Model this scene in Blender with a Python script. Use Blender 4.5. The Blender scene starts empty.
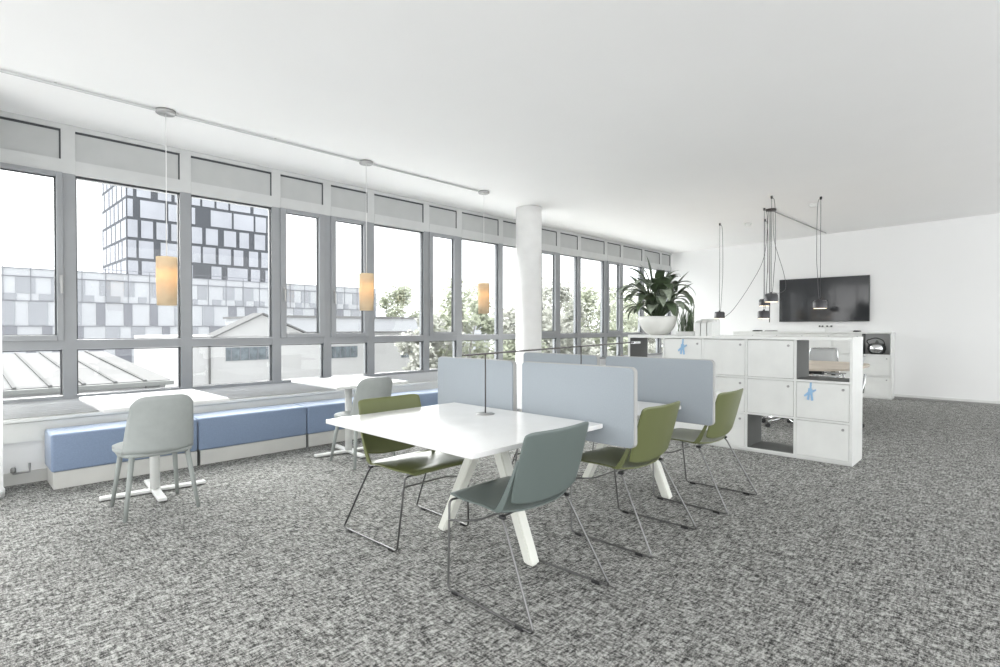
import bpy, bmesh, math, random
from mathutils import Vector, Matrix
PI = math.pi
C = bpy.context.scene.collection
random.seed(7)

# ------------------------------------------------------------------ materials
def mat(name, col, rough=0.5, metal=0.0, spec=0.5, bump=None, noise=None, emis=None, estr=0, sheen=0):
    m = bpy.data.materials.new(name); m.use_nodes = True
    nt = m.node_tree; b = nt.nodes['Principled BSDF']
    b.inputs['Base Color'].default_value = (*col, 1)
    b.inputs['Roughness'].default_value = rough
    b.inputs['Metallic'].default_value = metal
    b.inputs['Specular IOR Level'].default_value = spec
    if sheen: b.inputs['Sheen Weight'].default_value = sheen
    if emis:
        b.inputs['Emission Color'].default_value = (*emis, 1); b.inputs['Emission Strength'].default_value = estr
    tc = nt.nodes.new('ShaderNodeTexCoord')
    # every material carries a faint procedural variation
    n = nt.nodes.new('ShaderNodeTexNoise'); sc, amt = noise if noise else (6.0, 0.03)
    n.inputs['Scale'].default_value = sc; n.inputs['Detail'].default_value = 4
    nt.links.new(tc.outputs['Object'], n.inputs['Vector'])
    r = nt.nodes.new('ShaderNodeValToRGB')
    r.color_ramp.elements[0].position = .3; r.color_ramp.elements[1].position = .7
    r.color_ramp.elements[0].color = (*[c*(1-amt) for c in col], 1)
    r.color_ramp.elements[1].color = (*[min(1, c*(1+amt)) for c in col], 1)
    nt.links.new(n.outputs['Fac'], r.inputs['Fac']); nt.links.new(r.outputs['Color'], b.inputs['Base Color'])
    if bump:
        n2 = nt.nodes.new('ShaderNodeTexNoise'); n2.inputs['Scale'].default_value = bump[0]; n2.inputs['Detail'].default_value = 3
        nt.links.new(tc.outputs['Object'], n2.inputs['Vector'])
        bp = nt.nodes.new('ShaderNodeBump'); bp.inputs['Strength'].default_value = bump[1]; bp.inputs['Distance'].default_value = .002
        nt.links.new(n2.outputs['Fac'], bp.inputs['Height']); nt.links.new(bp.outputs['Normal'], b.inputs['Normal'])
    return m

M = {}
M['wall'] = mat('wall_paint', (.83, .835, .83), .7, noise=(2, .006))
M['ceil'] = mat('ceiling_paint', (.87, .87, .865), .8, noise=(2, .006))
M['white'] = mat('white_lacquer', (.72, .73, .71), .35)
M['pillar'] = mat('column_paint', (.86, .86, .85), .6)
M['tabletop'] = mat('white_laminate', (.78, .78, .77), .25)
M['legwhite'] = mat('warm_white_metal', (.74, .75, .69), .35)
M['frame'] = mat('window_frame_paint', (.26, .27, .28), .35)
M['header'] = mat('header_paint', (.50, .51, .505), .45)
M['panel'] = mat('blind_box_paint', (.42, .43, .425), .6)
M['gap'] = mat('dark_gasket', (.05, .055, .06), .6)
M['grille'] = mat('grey_grille_metal', (.62, .63, .64), .5)
M['blue'] = mat('blue_fabric', (.215, .285, .41), .6, bump=(400, .3), sheen=.3, noise=(120, .06))
M['screen'] = mat('pale_blue_fabric', (.31, .345, .375), .9, bump=(500, .3), sheen=.2, noise=(150, .04))
M['screen_edge'] = mat('screen_edge_fabric', (.40, .40, .39), .8)
M['teal'] = mat('sage_plastic', (.125, .155, .146), .33, noise=(4, .03))
M['green'] = mat('olive_green_plastic', (.135, .152, .060), .30, noise=(4, .04))
M['chrome'] = mat('satin_chrome', (.17, .17, .168), .3, metal=1)
M['black'] = mat('black_plastic', (.02, .02, .021), .45)
M['darkmetal'] = mat('dark_bronze_metal', (.06, .052, .05), .4, metal=.3)
M['greychair'] = mat('light_grey_stain', (.37, .395, .385), .5, noise=(20, .04))
M['greyleg'] = mat('grey_green_stain', (.30, .325, .31), .5)
M['lampblack'] = mat('black_aluminium', (.075, .075, .08), .35, metal=.2)
M['lampglow'] = mat('lamp_diffuser', (.9, .85, .75), .5, emis=(1, .80, .55), estr=2.5)
M['cable'] = mat('dark_cable', (.07, .07, .075), .6)
M['cablewhite'] = mat('white_cable', (.75, .75, .74), .5)
M['nickel'] = mat('brushed_nickel', (.36, .36, .355), .4, metal=.6)
M['tv'] = mat('television_glass', (.03, .032, .035), .07, spec=.6)
M['tvframe'] = mat('television_frame', (.03, .03, .03), .3)
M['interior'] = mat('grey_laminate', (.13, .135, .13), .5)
M['wood'] = mat('light_oak', (.56, .49, .41), .4, noise=(3, .1))
M['mesh'] = mat('grey_mesh_fabric', (.42, .43, .43), .8)
M['alu'] = mat('polished_aluminium', (.75, .76, .77), .15, metal=1)
M['leaf'] = mat('dark_green_leaf', (.075, .105, .058), .35, noise=(9, .35))
M['leaf2'] = mat('silver_green_leaf', (.26, .30, .23), .4, noise=(30, .3))
M['bowl'] = mat('white_ceramic', (.80, .80, .76), .45)
M['soil'] = mat('potting_soil', (.06, .045, .03), .95)
M['tagblue'] = mat('blue_ribbon', (.28, .46, .66), .6)
M['base'] = mat('plinth_laminate', (.62, .62, .59), .5)
M['skirt'] = mat('grey_skirting', (.30, .30, .29), .6)
# exterior
M['tw_frame'] = mat('tower_frame', (.085, .09, .10), .95, spec=.02)
M['tw_panel'] = mat('tower_panel', (.36, .37, .40), .95, spec=.02, noise=(.3, .08))
M['fac'] = mat('facade_light', (.36, .37, .39), .6, noise=(.2, .05))
M['fac2'] = mat('facade_grey', (.14, .145, .165), .5, noise=(.3, .08))
M['fac3'] = mat('facade_pale', (.23, .24, .26), .5, noise=(.3, .05))
M['ext_white'] = mat('render_white', (.36, .36, .36), .8, noise=(.5, .03))
M['roofw'] = mat('pale_sheet_metal', (.15, .15, .15), .9, spec=.05)
M['seam'] = mat('roof_seam', (.11, .11, .11), .9, spec=.05)
M['gutter'] = mat('grey_gutter', (.14, .145, .14), .5)
M['extwin'] = mat('dark_window_strip', (.10, .12, .135), .3, noise=(3, .4))
M['ground'] = mat('pale_asphalt', (.55, .55, .55), .9)
M['bounce_pale'] = mat('bounce_slab_pale', (.82, .82, .81), .8)
M['tree1'] = mat('tree_leaf', (.36, .385, .29), .7, noise=(2, .3))
M['tree2'] = mat('tree_leaf_grey', (.40, .405, .36), .7, noise=(2, .3))
M['bark'] = mat('tree_bark', (.25, .235, .22), .9)

def glass_mat():
    m = bpy.data.materials.new('window_glass'); m.use_nodes = True; nt = m.node_tree; nt.nodes.clear()
    o = nt.nodes.new('ShaderNodeOutputMaterial'); mx = nt.nodes.new('ShaderNodeMixShader')
    lw = nt.nodes.new('ShaderNodeLayerWeight'); lw.inputs['Blend'].default_value = .5
    pw = nt.nodes.new('ShaderNodeMath'); pw.operation = 'POWER'; pw.inputs[1].default_value = 5; nt.links.new(lw.outputs['Facing'], pw.inputs[0])
    f = nt.nodes.new('ShaderNodeMath'); f.operation = 'MULTIPLY_ADD'; f.inputs[1].default_value = .5; f.inputs[2].default_value = .02; nt.links.new(pw.outputs[0], f.inputs[0])
    t = nt.nodes.new('ShaderNodeBsdfTransparent'); t.inputs['Color'].default_value = (.93, .94, .94, 1)
    g = nt.nodes.new('ShaderNodeBsdfGlossy'); g.inputs['Roughness'].default_value = .02
    nt.links.new(f.outputs[0], mx.inputs[0]); nt.links.new(t.outputs[0], mx.inputs[1]); nt.links.new(g.outputs[0], mx.inputs[2])
    nt.links.new(mx.outputs[0], o.inputs[0]); return m
M['glass'] = glass_mat()

def shade_mat():
    m = bpy.data.materials.new('lamp_shade_paper'); m.use_nodes = True; nt = m.node_tree; nt.nodes.clear()
    o = nt.nodes.new('ShaderNodeOutputMaterial'); mx = nt.nodes.new('ShaderNodeMixShader'); mx.inputs[0].default_value = .5
    w = nt.nodes.new('ShaderNodeTexNoise'); w.inputs['Scale'].default_value = 30
    tc = nt.nodes.new('ShaderNodeTexCoord'); nt.links.new(tc.outputs['Object'], w.inputs['Vector'])
    r = nt.nodes.new('ShaderNodeValToRGB'); r.color_ramp.elements[0].color = (.74, .62, .45, 1); r.color_ramp.elements[1].color = (.80, .69, .52, 1)
    nt.links.new(w.outputs['Fac'], r.inputs['Fac'])
    d = nt.nodes.new('ShaderNodeBsdfDiffuse'); t = nt.nodes.new('ShaderNodeBsdfTranslucent')
    nt.links.new(r.outputs[0], d.inputs['Color']); nt.links.new(r.outputs[0], t.inputs['Color'])
    nt.links.new(d.outputs[0], mx.inputs[1]); nt.links.new(t.outputs[0], mx.inputs[2]); nt.links.new(mx.outputs[0], o.inputs[0]); return m
M['shade'] = shade_mat()

def carpet_mat():
    m = bpy.data.materials.new('woven_carpet'); m.use_nodes = True; nt = m.node_tree; b = nt.nodes['Principled BSDF']
    L = nt.links.new; tc = nt.nodes.new('ShaderNodeTexCoord')
    def nz(sx, sy, scale, det, rot=0, rough=.6):
        mp = nt.nodes.new('ShaderNodeMapping'); mp.inputs['Scale'].default_value = (sx, sy, 1); mp.inputs['Rotation'].default_value = (0, 0, rot)
        L(tc.outputs['Object'], mp.inputs['Vector'])
        n = nt.nodes.new('ShaderNodeTexNoise'); n.inputs['Scale'].default_value = scale; n.inputs['Detail'].default_value = det; n.inputs['Roughness'].default_value = rough
        L(mp.outputs[0], n.inputs['Vector']); return n.outputs['Fac']
    def mth(op, a, c, clamp=False):
        k = nt.nodes.new('ShaderNodeMath'); k.operation = op; k.use_clamp = clamp
        for i, v in enumerate((a, c)):
            if isinstance(v, (int, float)): k.inputs[i].default_value = v
            else: L(v, k.inputs[i])
        return k.outputs[0]
    a = nz(1, 3.3, 20, 4, .0, .85); c = nz(3.3, 1, 20, 4, .0, .85); big = nz(1, 1, 9, 2); fine = nz(1, 1, 120, 2)
    s = mth('ADD', mth('MULTIPLY', a, 1.15), mth('MULTIPLY', c, 1.15))
    s = mth('ADD', s, mth('MULTIPLY', big, .25)); s = mth('ADD', s, mth('MULTIPLY', fine, .4))
    s = mth('SUBTRACT', s, 1.475 - .5)
    r = nt.nodes.new('ShaderNodeValToRGB'); e = r.color_ramp.elements
    e[0].position = .33; e[0].color = (.035, .035, .034, 1); e[1].position = .70; e[1].color = (.50, .50, .478, 1)
    k = e.new(.50); k.color = (.215, .215, .205, 1)
    L(s, r.inputs['Fac']); L(r.outputs['Color'], b.inputs['Base Color']); b.inputs['Roughness'].default_value = .95
    b.inputs['Specular IOR Level'].default_value = .15
    bp = nt.nodes.new('ShaderNodeBump'); bp.inputs['Strength'].default_value = .6; bp.inputs['Distance'].default_value = .004
    L(s, bp.inputs['Height']); L(bp.outputs['Normal'], b.inputs['Normal']); return m
M['carpet'] = carpet_mat()

# ------------------------------------------------------------------ geometry helpers
def box(bm, lo, hi, bev=0, mi=0, seg=2):
    r = bmesh.ops.create_cube(bm, size=1); vs = r['verts']
    for v in vs:
        v.co = Vector(((lo[i]+hi[i])/2 + v.co[i]*(hi[i]-lo[i]) for i in range(3)))
    fs = list({f for v in vs for f in v.link_faces})
    for f in fs: f.material_index = mi
    if bev:
        es = list({e for v in vs for e in v.link_edges})
        rr = bmesh.ops.bevel(bm, geom=es, offset=bev, segments=seg, affect='EDGES', profile=.5)
        for f in rr['faces']: f.material_index = mi
def prism(bm, poly, z0, z1, mi=0, axis='z'):
    def P(a, b, c): return {'z': (a, b, c), 'y': (a, c, b), 'x': (c, a, b)}[axis]
    lo = [bm.verts.new(P(a, b, z0)) for a, b in poly]; hi = [bm.verts.new(P(a, b, z1)) for a, b in poly]
    fs = [bm.faces.new(lo[::-1]), bm.faces.new(hi)]; n = len(poly)
    for i in range(n): fs.append(bm.faces.new((lo[i], lo[(i+1) % n], hi[(i+1) % n], hi[i])))
    for f in fs: f.material_index = mi
def tube(bm, pts, r, n=8, mi=0, cap=True):
    pts = [Vector(p) for p in pts]; rs = r if isinstance(r, (list, tuple)) else [r]*len(pts)
    t0 = (pts[1]-pts[0]).normalized(); up = Vector((0, 0, 1)) if abs(t0.z) < .9 else Vector((1, 0, 0))
    nrm = t0.cross(up).normalized(); rings = []
    for i, p in enumerate(pts):
        t = (pts[min(i+1, len(pts)-1)]-pts[max(i-1, 0)]).normalized()
        nrm = (nrm - t*nrm.dot(t)).normalized(); bn = t.cross(nrm)
        rings.append([bm.verts.new(p + (nrm*math.cos(2*PI*k/n)+bn*math.sin(2*PI*k/n))*rs[i]) for k in range(n)])
    for a, b in zip(rings, rings[1:]):
        for k in range(n):
            f = bm.faces.new((a[k], a[(k+1) % n], b[(k+1) % n], b[k])); f.smooth = True; f.material_index = mi
    if cap:
        bm.faces.new(rings[0][::-1]).material_index = mi; bm.faces.new(rings[-1]).material_index = mi
def rounded(pts, rad, n=5):
    pts = [Vector(p) for p in pts]; out = [pts[0]]
    for i in range(1, len(pts)-1):
        a, b, c = pts[i-1], pts[i], pts[i+1]; r = min(rad, (a-b).length*.45, (c-b).length*.45)
        p0 = b+(a-b).normalized()*r; p2 = b+(c-b).normalized()*r
        for k in range(n+1):
            t = k/n; out.append(p0*(1-t)**2 + b*2*t*(1-t) + p2*t*t)
    out.append(pts[-1]); return out
def lathe(bm, prof, c=(0, 0, 0), n=24, mi=0, smooth=True):
    rings = []
    for r, z in prof:
        if r < 1e-5: rings.append([bm.verts.new((c[0], c[1], c[2]+z))])
        else: rings.append([bm.verts.new((c[0]+r*math.cos(2*PI*k/n), c[1]+r*math.sin(2*PI*k/n), c[2]+z)) for k in range(n)])
    for a, b in zip(rings, rings[1:]):
        for k in range(n):
            if len(a) == 1 and len(b) == 1: continue
            if len(a) == 1: f = bm.faces.new((a[0], b[(k+1) % n], b[k]))
            elif len(b) == 1: f = bm.faces.new((a[k], a[(k+1) % n], b[0]))
            else: f = bm.faces.new((a[k], a[(k+1) % n], b[(k+1) % n], b[k]))
            f.smooth = smooth; f.material_index = mi
def obj(name, bm, m, parent=None, recalc=True):
    if recalc: bmesh.ops.recalc_face_normals(bm, faces=bm.faces)
    me = bpy.data.meshes.new(name); bm.to_mesh(me); bm.free()
    for x in (m if isinstance(m, (list, tuple)) else [m]): me.materials.append(x)
    o = bpy.data.objects.new(name, me); C.objects.link(o)
    if parent: o.parent = parent
    return o
def B(): return bmesh.new()
def bobj(name, lo, hi, m, parent=None, bev=0):
    b = B(); box(b, lo, hi, bev); return obj(name, b, m, parent)
def struct(name, bm, m, parent=None):
    o = obj(name, bm, m, parent)
    if not parent: o['kind'] = 'structure'
    return o
def thing(name, label, cat, loc=(0, 0, 0), rz=0, group=None):
    o = bpy.data.objects.new(name, None); C.objects.link(o); o.empty_display_size = .1
    o.location = loc; o.rotation_euler = (0, 0, rz); o['label'] = label; o['category'] = cat
    if group: o['group'] = group
    return o
def tag(o, label, cat, group=None, kind=None):
    o['label'] = label; o['category'] = cat
    if group: o['group'] = group
    if kind: o['kind'] = kind
    return o
KIDS = {}
def kids(o): return [c for c in C.objects if c.parent == o]
def copy_tree(o, parent=None):
    c = o.copy(); C.objects.link(c)
    if parent: c.parent = parent
    for ch in kids(o): copy_tree(ch, c)
    return c
def dup(root, loc, rz, label):
    r = copy_tree(root); r.location = loc; r.rotation_euler = (0, 0, rz); r['label'] = label; return r

# ------------------------------------------------------------------ room shell
XW = 12.02; YW = 5.93; X0 = -3.2; Y0 = -3.6
def cz(y): return 3.03 + (YW - y)*.0205
b = B(); box(b, (X0, Y0, -.12), (XW+.2, 6.3, 0)); struct('floor', b, M['carpet'])
b = B(); poly = [(Y0, cz(Y0)), (YW+.15, cz(YW+.15)), (YW+.15, 3.5), (Y0, 3.5)]
prism(b, poly, X0, XW+.2, axis='x'); struct('ceiling', b, M['ceil'])
b = B(); prism(b, [(Y0, 0), (YW+.15, 0), (YW+.15, cz(YW+.15)), (Y0, cz(Y0))], XW, XW+.2, axis='x')
struct('wall_far', b, M['wall'])
b = B(); box(b, (XW-.012, Y0, .035), (XW, YW-.06, .075)); box(b, (XW-.014, Y0, 0), (XW, YW-.06, .03), mi=1)
struct('baseboard_far', b, [M['white'], M['skirt']])
# wall under the windows: parapet with a radiator boxing, ledge and sloped grille
b = B(); box(b, (X0, 5.885, 0), (XW, 6.15, .50)); box(b, (X0, 5.955, .50), (XW, 6.15, .66)); struct('wall_window', b, M['wall'])
b = B(); box(b, (X0, 5.845, .505), (XW-.002, 5.95, .535), .004); box(b, (X0, 5.868, .34), (XW-.002, 5.884, .50))
struct('trim_1', b, M['white'])
b = B(); box(b, (X0, 5.870, .0), (XW-.02, 5.884, .10)); struct('baseboard_window', b, M['base'])
b = B()
for k in range(8):
    z = .542+k*.0145; y = 5.905+k*.0058
    box(b, (X0, y, z), (XW-.002, y+.02, z+.007))
prism(b, [(5.915, .536), (5.953, .536), (5.953, .66)], X0, XW-.002, axis='x')
struct('trim_2', b, M['grille'])
# header beam above windows and ceiling shadow trim
b = B(); box(b, (X0, YW+.001, 2.60), (XW, YW+.15, 2.70)); box(b, (X0, YW, 2.985), (XW, YW+.15, 3.028)); struct('trim_3', b, M['header'])

mull = [-2.85, -1.95, -1.05, -.35, .24, .79, 1.70, 2.60, 3.21, 3.81, 4.70, 5.31, 6.19, 7.09, 7.68, 8.31, 9.21, 9.81, 10.69, 11.49, 11.99]
sash = {(.24), 2.60, 3.21, 4.70, 7.09, 9.21}
for i, (a, c) in enumerate(zip(mull, mull[1:])):
    l, r = a+.049, c-.049
    b = B(); z0 = .66
    # fixed outer frame: right and left mullion halves, sill rail, transom, head
    box(b, (a, YW, z0), (l, YW+.10, 2.61)); box(b, (r, YW, z0), (c, YW+.10, 2.61))
    box(b, (l, YW+.002, z0), (r, YW+.10, .69)); box(b, (l, YW+.002, 1.092), (r, YW+.10, 1.172));
    w = struct('window_%d' % (i+1), b, M['frame'])
    b = B(); box(b, (a, YW-.001, 2.6101), (l, YW+.10, 2.985)); box(b, (r, YW-.001, 2.6101), (c, YW+.10, 2.985)); box(b, (l, YW-.004, 2.60), (r, YW+.10, 2.725)); obj('header_frame', b, M['header'], w)
    b = B(); box(b, (l, YW+.012, 2.725), (r, YW+.04, 2.965)); p = obj('blind_box_panel', b, M['panel'], w)
    b = B(); box(b, (l, YW+.01, 2.966), (r, YW+.05, 2.984)); box(b, (r-.012, YW+.006, 2.725), (r-.001, YW+.02, 2.966)); obj('shadow_gap', b, M['gap'], w)
    isash = a in sash
    gx0, gx1, gz0, gz1 = (l+.058, r-(.036 if a == .24 else .058), 1.215, 2.57) if isash else (l+.004, r-.004, 1.176, 2.598)
    if isash:
        b = B(); y0, y1 = YW-.018, YW+.06
        box(b, (l-.008, y0, 1.165), (gx0, y1, 2.61), .004); box(b, (gx1, y0, 1.165), (r+.008, y1, 2.61), .004)
        box(b, (gx0, y0, 1.165), (gx1, y1, gz0), .003); box(b, (gx0, y0, gz1), (gx1, y1, 2.61), .003)
        s = obj('sash_frame', b, M['frame'], w)
        b = B(); hx = (gx1+.028) if a == .24 else (gx0-.03)
        box(b, (hx-.012, y0-.012, 1.66), (hx+.012, y0, 1.73), .003); box(b, (hx-.009, y0-.035, 1.57), (hx+.009, y0-.02, 1.71), .004); box(b, (hx-.008, y0-.03, 1.69), (hx+.008, y0-.008, 1.705))
        obj('window_handle', b, M['nickel'], s)
    # dark gaskets and panes
    b = B(); gy = YW+.026
    for (x0_, x1_, za, zb) in ((gx0, gx1, gz0, gz1), (l+.004, r-.004, .694, 1.088)):
        box(b, (x1_-.010, gy-.006, za), (x1_, gy+.02, zb)); box(b, (x0_, gy-.006, za), (x0_+.006, gy+.02, zb))
        box(b, (x0_, gy-.006, zb-.008), (x1_, gy+.02, zb)); box(b, (x0_, gy-.006, za), (x1_, gy+.02, za+.005))
    obj('gasket', b, M['gap'], w)
    b = B(); box(b, (gx0, gy+.004, gz0), (gx1, gy+.010, gz1)); obj('upper_pane', b, M['glass'], w)
    b = B(); box(b, (l+.004, gy+.004, .694), (r-.004, gy+.010, 1.088)); obj('lower_pane', b, M['glass'], w)

# round columns
for k, (x, y, lab) in enumerate(((6.06, 5.235, 'round white column in the middle of the window front, behind the desk screens'),
                                 (.145, 5.575, 'round white column cut by the left edge of the view'))):
    b = B(); h = cz(y+.19)-.001
    lathe(b, [(0, 0), (.200, 0), (.200, .05), (.196, .056), (.19, .056), (.19, h), (0, h)], n=48)
    o = obj('column', b, M['pillar']); o.location = (x, y, 0); tag(o, lab, 'column')

# small radiator valve at the left of the bench
t = thing('radiator_valve', 'small metal valve on the wall under the ledge, left of the blue bench', 'valve', (.46, 5.845, .13))
b = B(); tube(b, [(-.05, .025, -.03), (-.05, -.01, -.03), (.05, -.01, -.03), (.05, -.01, .04)], .009); obj('pipe', b, M['nickel'], t)
b = B(); lathe(b, [(0, .0), (.018, .0), (.018, .03), (.012, .04), (0, .04)], (-.05, -.01, -.02), 12); obj('valve_head', b, M['skirt'], t)

# ------------------------------------------------------------------ benches
seg = 1.06
bench_labels = ['leftmost blue upholstered bench block with open white end', 'second blue bench block from the left, behind the grey chair at the left window',
                'third blue bench block from the left, behind the near green chair', 'fourth blue bench block from the left, partly hidden by the desk screen', 'fifth blue bench block from the left, hidden mostly by the desk screens']
t0 = None
for k in range(4):
    x = .60+k*seg
    if t0 is None:
        t0 = thing('bench', bench_labels[0], 'bench', (x, 5.45, 0), 0, 'blue upholstered benches along the windows')
        b = B(); box(b, (.004, .012, .136), (seg-.004, .385, .438), .022, seg=4)
        o = obj('cushion', b, M['blue'], t0)
        for f in o.data.polygons: f.use_smooth = True
        bobj('plinth', (.02, .028, .0), (seg-.006, .375, .134), M['base'], t0, .002)
        bobj('side_gap', (seg-.006, .02, .0), (seg-.001, .37, .134), M['gap'], t0)
    else:
        r = copy_tree(t0); r.location = (x, 5.45, 0); r['label'] = bench_labels[k]

# ------------------------------------------------------------------ window tables
def window_table(x0, y0, w, d, label):
    t = thing('pedestal_table', label, 'table', (x0+w/2, y0+d/2, 0), 0, 'small white pedestal tables at the bench')
    b = B(); box(b, (-w/2, -d/2, .715), (w/2, d/2, .74), .006); obj('tabletop', b, M['tabletop'], t)
    b = B(); tube(b, [(.01, .035, .031), (.01, .035, .7)], .035, 16); box(b, (-.16, -.13, .70), (.17, .20, .7149)); obj('column', b, M['white'], t)
    b = B()
    for ang in (0, PI/2):
        c, s = math.cos(ang), math.sin(ang); L = .35
        cx, cy = .0, .0
        if ang == 0: box(b, (cx-L, cy-.03, .006), (cx+L, cy+.03, .03), .006)
        else: box(b, (cx-.03, cy-.33, .0065), (cx+.03, cy+.33, .0305), .006)
    o = obj('cross_base', b, M['white'], t); o.location = (.01, .035, 0); o.rotation_euler = (0, 0, -.09)
    return t
window_table(.75, 4.36, .80, .89, 'white square pedestal table at the left window, behind the first grey chair')
window_table(2.50, 4.45, .79, .92, 'white square pedestal table at the middle windows, behind the second grey chair')

# grey wooden shell chairs
def shell_chair(label, loc, rz):
    t = thing('shell_chair', label, 'chair', loc, rz, 'light grey shell chairs at the window tables')
    # faces +y, origin between legs on floor
    b = B(); N = 18
    out = []
    for k in range(N*2):      # superellipse seat outline
        a = 2*PI*k/(N*2); e = 2.6
        cx = abs(math.cos(a))**(2/e)*math.copysign(1, math.cos(a)); sy = abs(math.sin(a))**(2/e)*math.copysign(1, math.sin(a))
        out.append((cx*.236*(1-.05*sy), sy*.225+.035))
    prism(b, out, .43, .455); bmesh.ops.bevel(b, geom=[e for e in b.edges if abs(e.verts[0].co.z-e.verts[1].co.z) < 1e-6], offset=.008, segments=2, affect='EDGES')
    obj('seat', b, M['greychair'], t)
    # backrest shell: wraps around the rear of the seat
    b = B(); rows = 12; cols = 18; g = []
    for i in range(rows+1):
        v = i/rows; z = .425+v*.395
        yb = -.205-.055*v
        hw = .216-.030*v
        dep = .055*(1-v)**1.2+.035
        row = []
        for j in range(cols+1):
            u = -1+2*j/cols
            zz = z
            lim = max(0, (v-.55)/.45); zz = z - .055*lim*abs(u)**6
            row.append(b.verts.new((hw*u*(1-.0*abs(u)), yb+dep*abs(u)**2.4, zz)))
        g.append(row)
    for i in range(rows):
        for j in range(cols):
            b.faces.new((g[i][j], g[i][j+1], g[i+1][j+1], g[i+1][j])).smooth = True
    o = obj('backrest', b, M['greychair'], t); md = o.modifiers.new('s', 'SOLIDIFY'); md.thickness = .014; md.offset = 0
    # rail under the seat
    b = B(); pts = [(-.20, .12, .415), (-.215, -.06, .415), (-.18, -.175, .415), (0, -.195, .415), (.18, -.175, .415), (.215, -.06, .415), (.20, .12, .415)]
    tube(b, rounded(pts, .06), .015, 8); tube(b, [(-.2, .12, .415), (.2, .12, .415)], .014, 8); obj('seat_rail', b, M['greyleg'], t)
    for sx in (-1, 1):
        for sy in (-1, 1):
            b = B(); tube(b, [(sx*(.22 if sy < 0 else .208), sy*.225+.0, .0), (sx*.165, sy*.14-(.02 if sy < 0 else 0), .425)], [.0125, .019], 12); obj('leg', b, M['greyleg'], t)
    return t
c1 = shell_chair('light grey shell chair on four legs at the left window table', (1.06, 4.445, 0), 0)
dup(c1, (2.81, 4.53, 0), 0, 'light grey shell chair at the middle window table, behind the near green chair')

# ------------------------------------------------------------------ work bench (long table)
t = thing('work_table', 'long white shared work table on splayed white legs', 'table', (0, 0, 0))
TY0, TY1 = 1.695, 2.965
for x0, x1 in ((1.59, 2.606), (2.704, 3.590), (3.691, 4.62)):
    b = B(); box(b, (x0, TY0, .709), (x1, TY1, .735), .004); obj('tabletop', b, M['tabletop'], t)
b = B()
for y in (2.20, 2.52): box(b, (1.75, y-.02, .672), (4.45, y+.02, .7085))
box(b, (2.16, 2.05, .675), (2.27, 2.60, .708)); box(b, (3.72, 2.05, .675), (3.83, 2.60, .708))
obj('underframe', b, M['legwhite'], t)
def aleg(x, yf, yt):
    b = B(); w = .030
    z1 = .675
    for (dx0, dx1) in ((-.034, .034),):
        s = 1 if yf > yt else -1
        prism(b, [(yf-w, .008), (yf+w, .008), (yt+w*1.15, z1), (yt-w*1.15, z1)], x+dx0, x+dx1, axis='x')
    bmesh.ops.bevel(b, geom=list(b.edges), offset=.006, segments=2, affect='EDGES')
    box(b, (x-.02, yf-.02, 0), (x+.02, yf+.02, .01))
    return b
for x in (2.215, 3.775):
    obj('leg', aleg(x, 2.62, 2.27), M['legwhite'], t); obj('leg', aleg(x, 1.89, 2.165), M['legwhite'], t)

# fabric screens
sl = {(2.632, 0): 'pale blue fabric desk screen nearest the camera, right of the thin lamp', (2.632, 1): 'pale blue fabric desk screen at the left, behind the lamp foot',
      (3.619, 0): 'pale blue fabric desk screen beside the far green chair', (3.619, 1): 'pale blue fabric desk screen in the back row left, mostly hidden'}
for X in (2.632, 3.619):
    for s, (ya, yb) in enumerate(((1.515-(0 if X < 3 else .03), 2.335), (2.412, 3.19))):
        t = thing('desk_screen', sl[(X, s)], 'screen', (X, ya, .612), 0, 'pale blue fabric screens on the work table')
        w = yb-ya; th = .046
        def rr(w, h, r, inset=0):
            pts = []
            for (cx, cy, a0) in ((w-r, r, -PI/2), (w-r, h-r, 0), (r, h-r, PI/2), (r, r, PI)):
                for k in range(7):
                    a = a0+k*PI/12; pts.append((cx+(r-inset)*math.cos(a), cy+(r-inset)*math.sin(a)))
            return pts
        b = B(); prism(b, rr(w, .448, .03), .008, th-.008, axis='x'); obj('edge_band', b, M['screen_edge'], t)
        b = B(); prism(b, rr(w, .448, .03, .004), .0, .0079, axis='x'); prism(b, rr(w, .448, .03, .004), th-.0079, th, axis='x')
        obj('fabric_cover', b, M['screen'], t)
        b = B(); yy = w*.5
        box(b, (.05, yy-.03, .05), (.0505, yy+.03, .0501)) if False else None
        box(b, (-.04, yy-.035, .088), (th+.04, yy+.035, .0965), .002); box(b, (-.006, yy-.035, .03), (-.0005, yy+.035, .09)); box(b, (th+.0005, yy-.035, .03), (th+.006, yy+.035, .09))
        obj('clamp', b, M['white'], t)

# thin table lamp
t = thing('table_lamp', 'long thin dark bar lamp on slim stems above the work table', 'lamp', (2.385, 2.42, .735))
b = B(); tube(b, [(0, 0, .004), (0, 0, .376)], .0042, 8); obj('stem', b, M['darkmetal'], t)
b = B(); tube(b, [(1.03, 0, .004), (1.03, 0, .398)], .0042, 8); obj('stem', b, M['darkmetal'], t)
for dx in (0, 1.03):
    b = B(); lathe(b, [(0, 0), (.058, 0), (.058, .005), (.006, .008), (0, .008)], (dx, 0, 0), 24); obj('foot', b, M['nickel'], t)
b = B(); p = [(-.185, .0), (1.80, .0)]
vs = []
for x, z in ((-.185, .372), (1.80, .412)):
    for dy, dz in ((-.016, 0), (.016, 0), (.016, .009), (-.016, .009)): vs.append(b.verts.new((x, dy, z+dz)))
for f in ((0, 1, 2, 3), (7, 6, 5, 4), (0, 4, 5, 1), (1, 5, 6, 2), (2, 6, 7, 3), (3, 7, 4, 0)): b.faces.new([vs[i] for i in f])
obj('lamp_bar', b, M['darkmetal'], t)
bobj('end_cap', (1.801, -.02, .404), (1.90, .02, .424), M['alu'], t, .003)['label'] = 'bright metal end piece'

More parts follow.
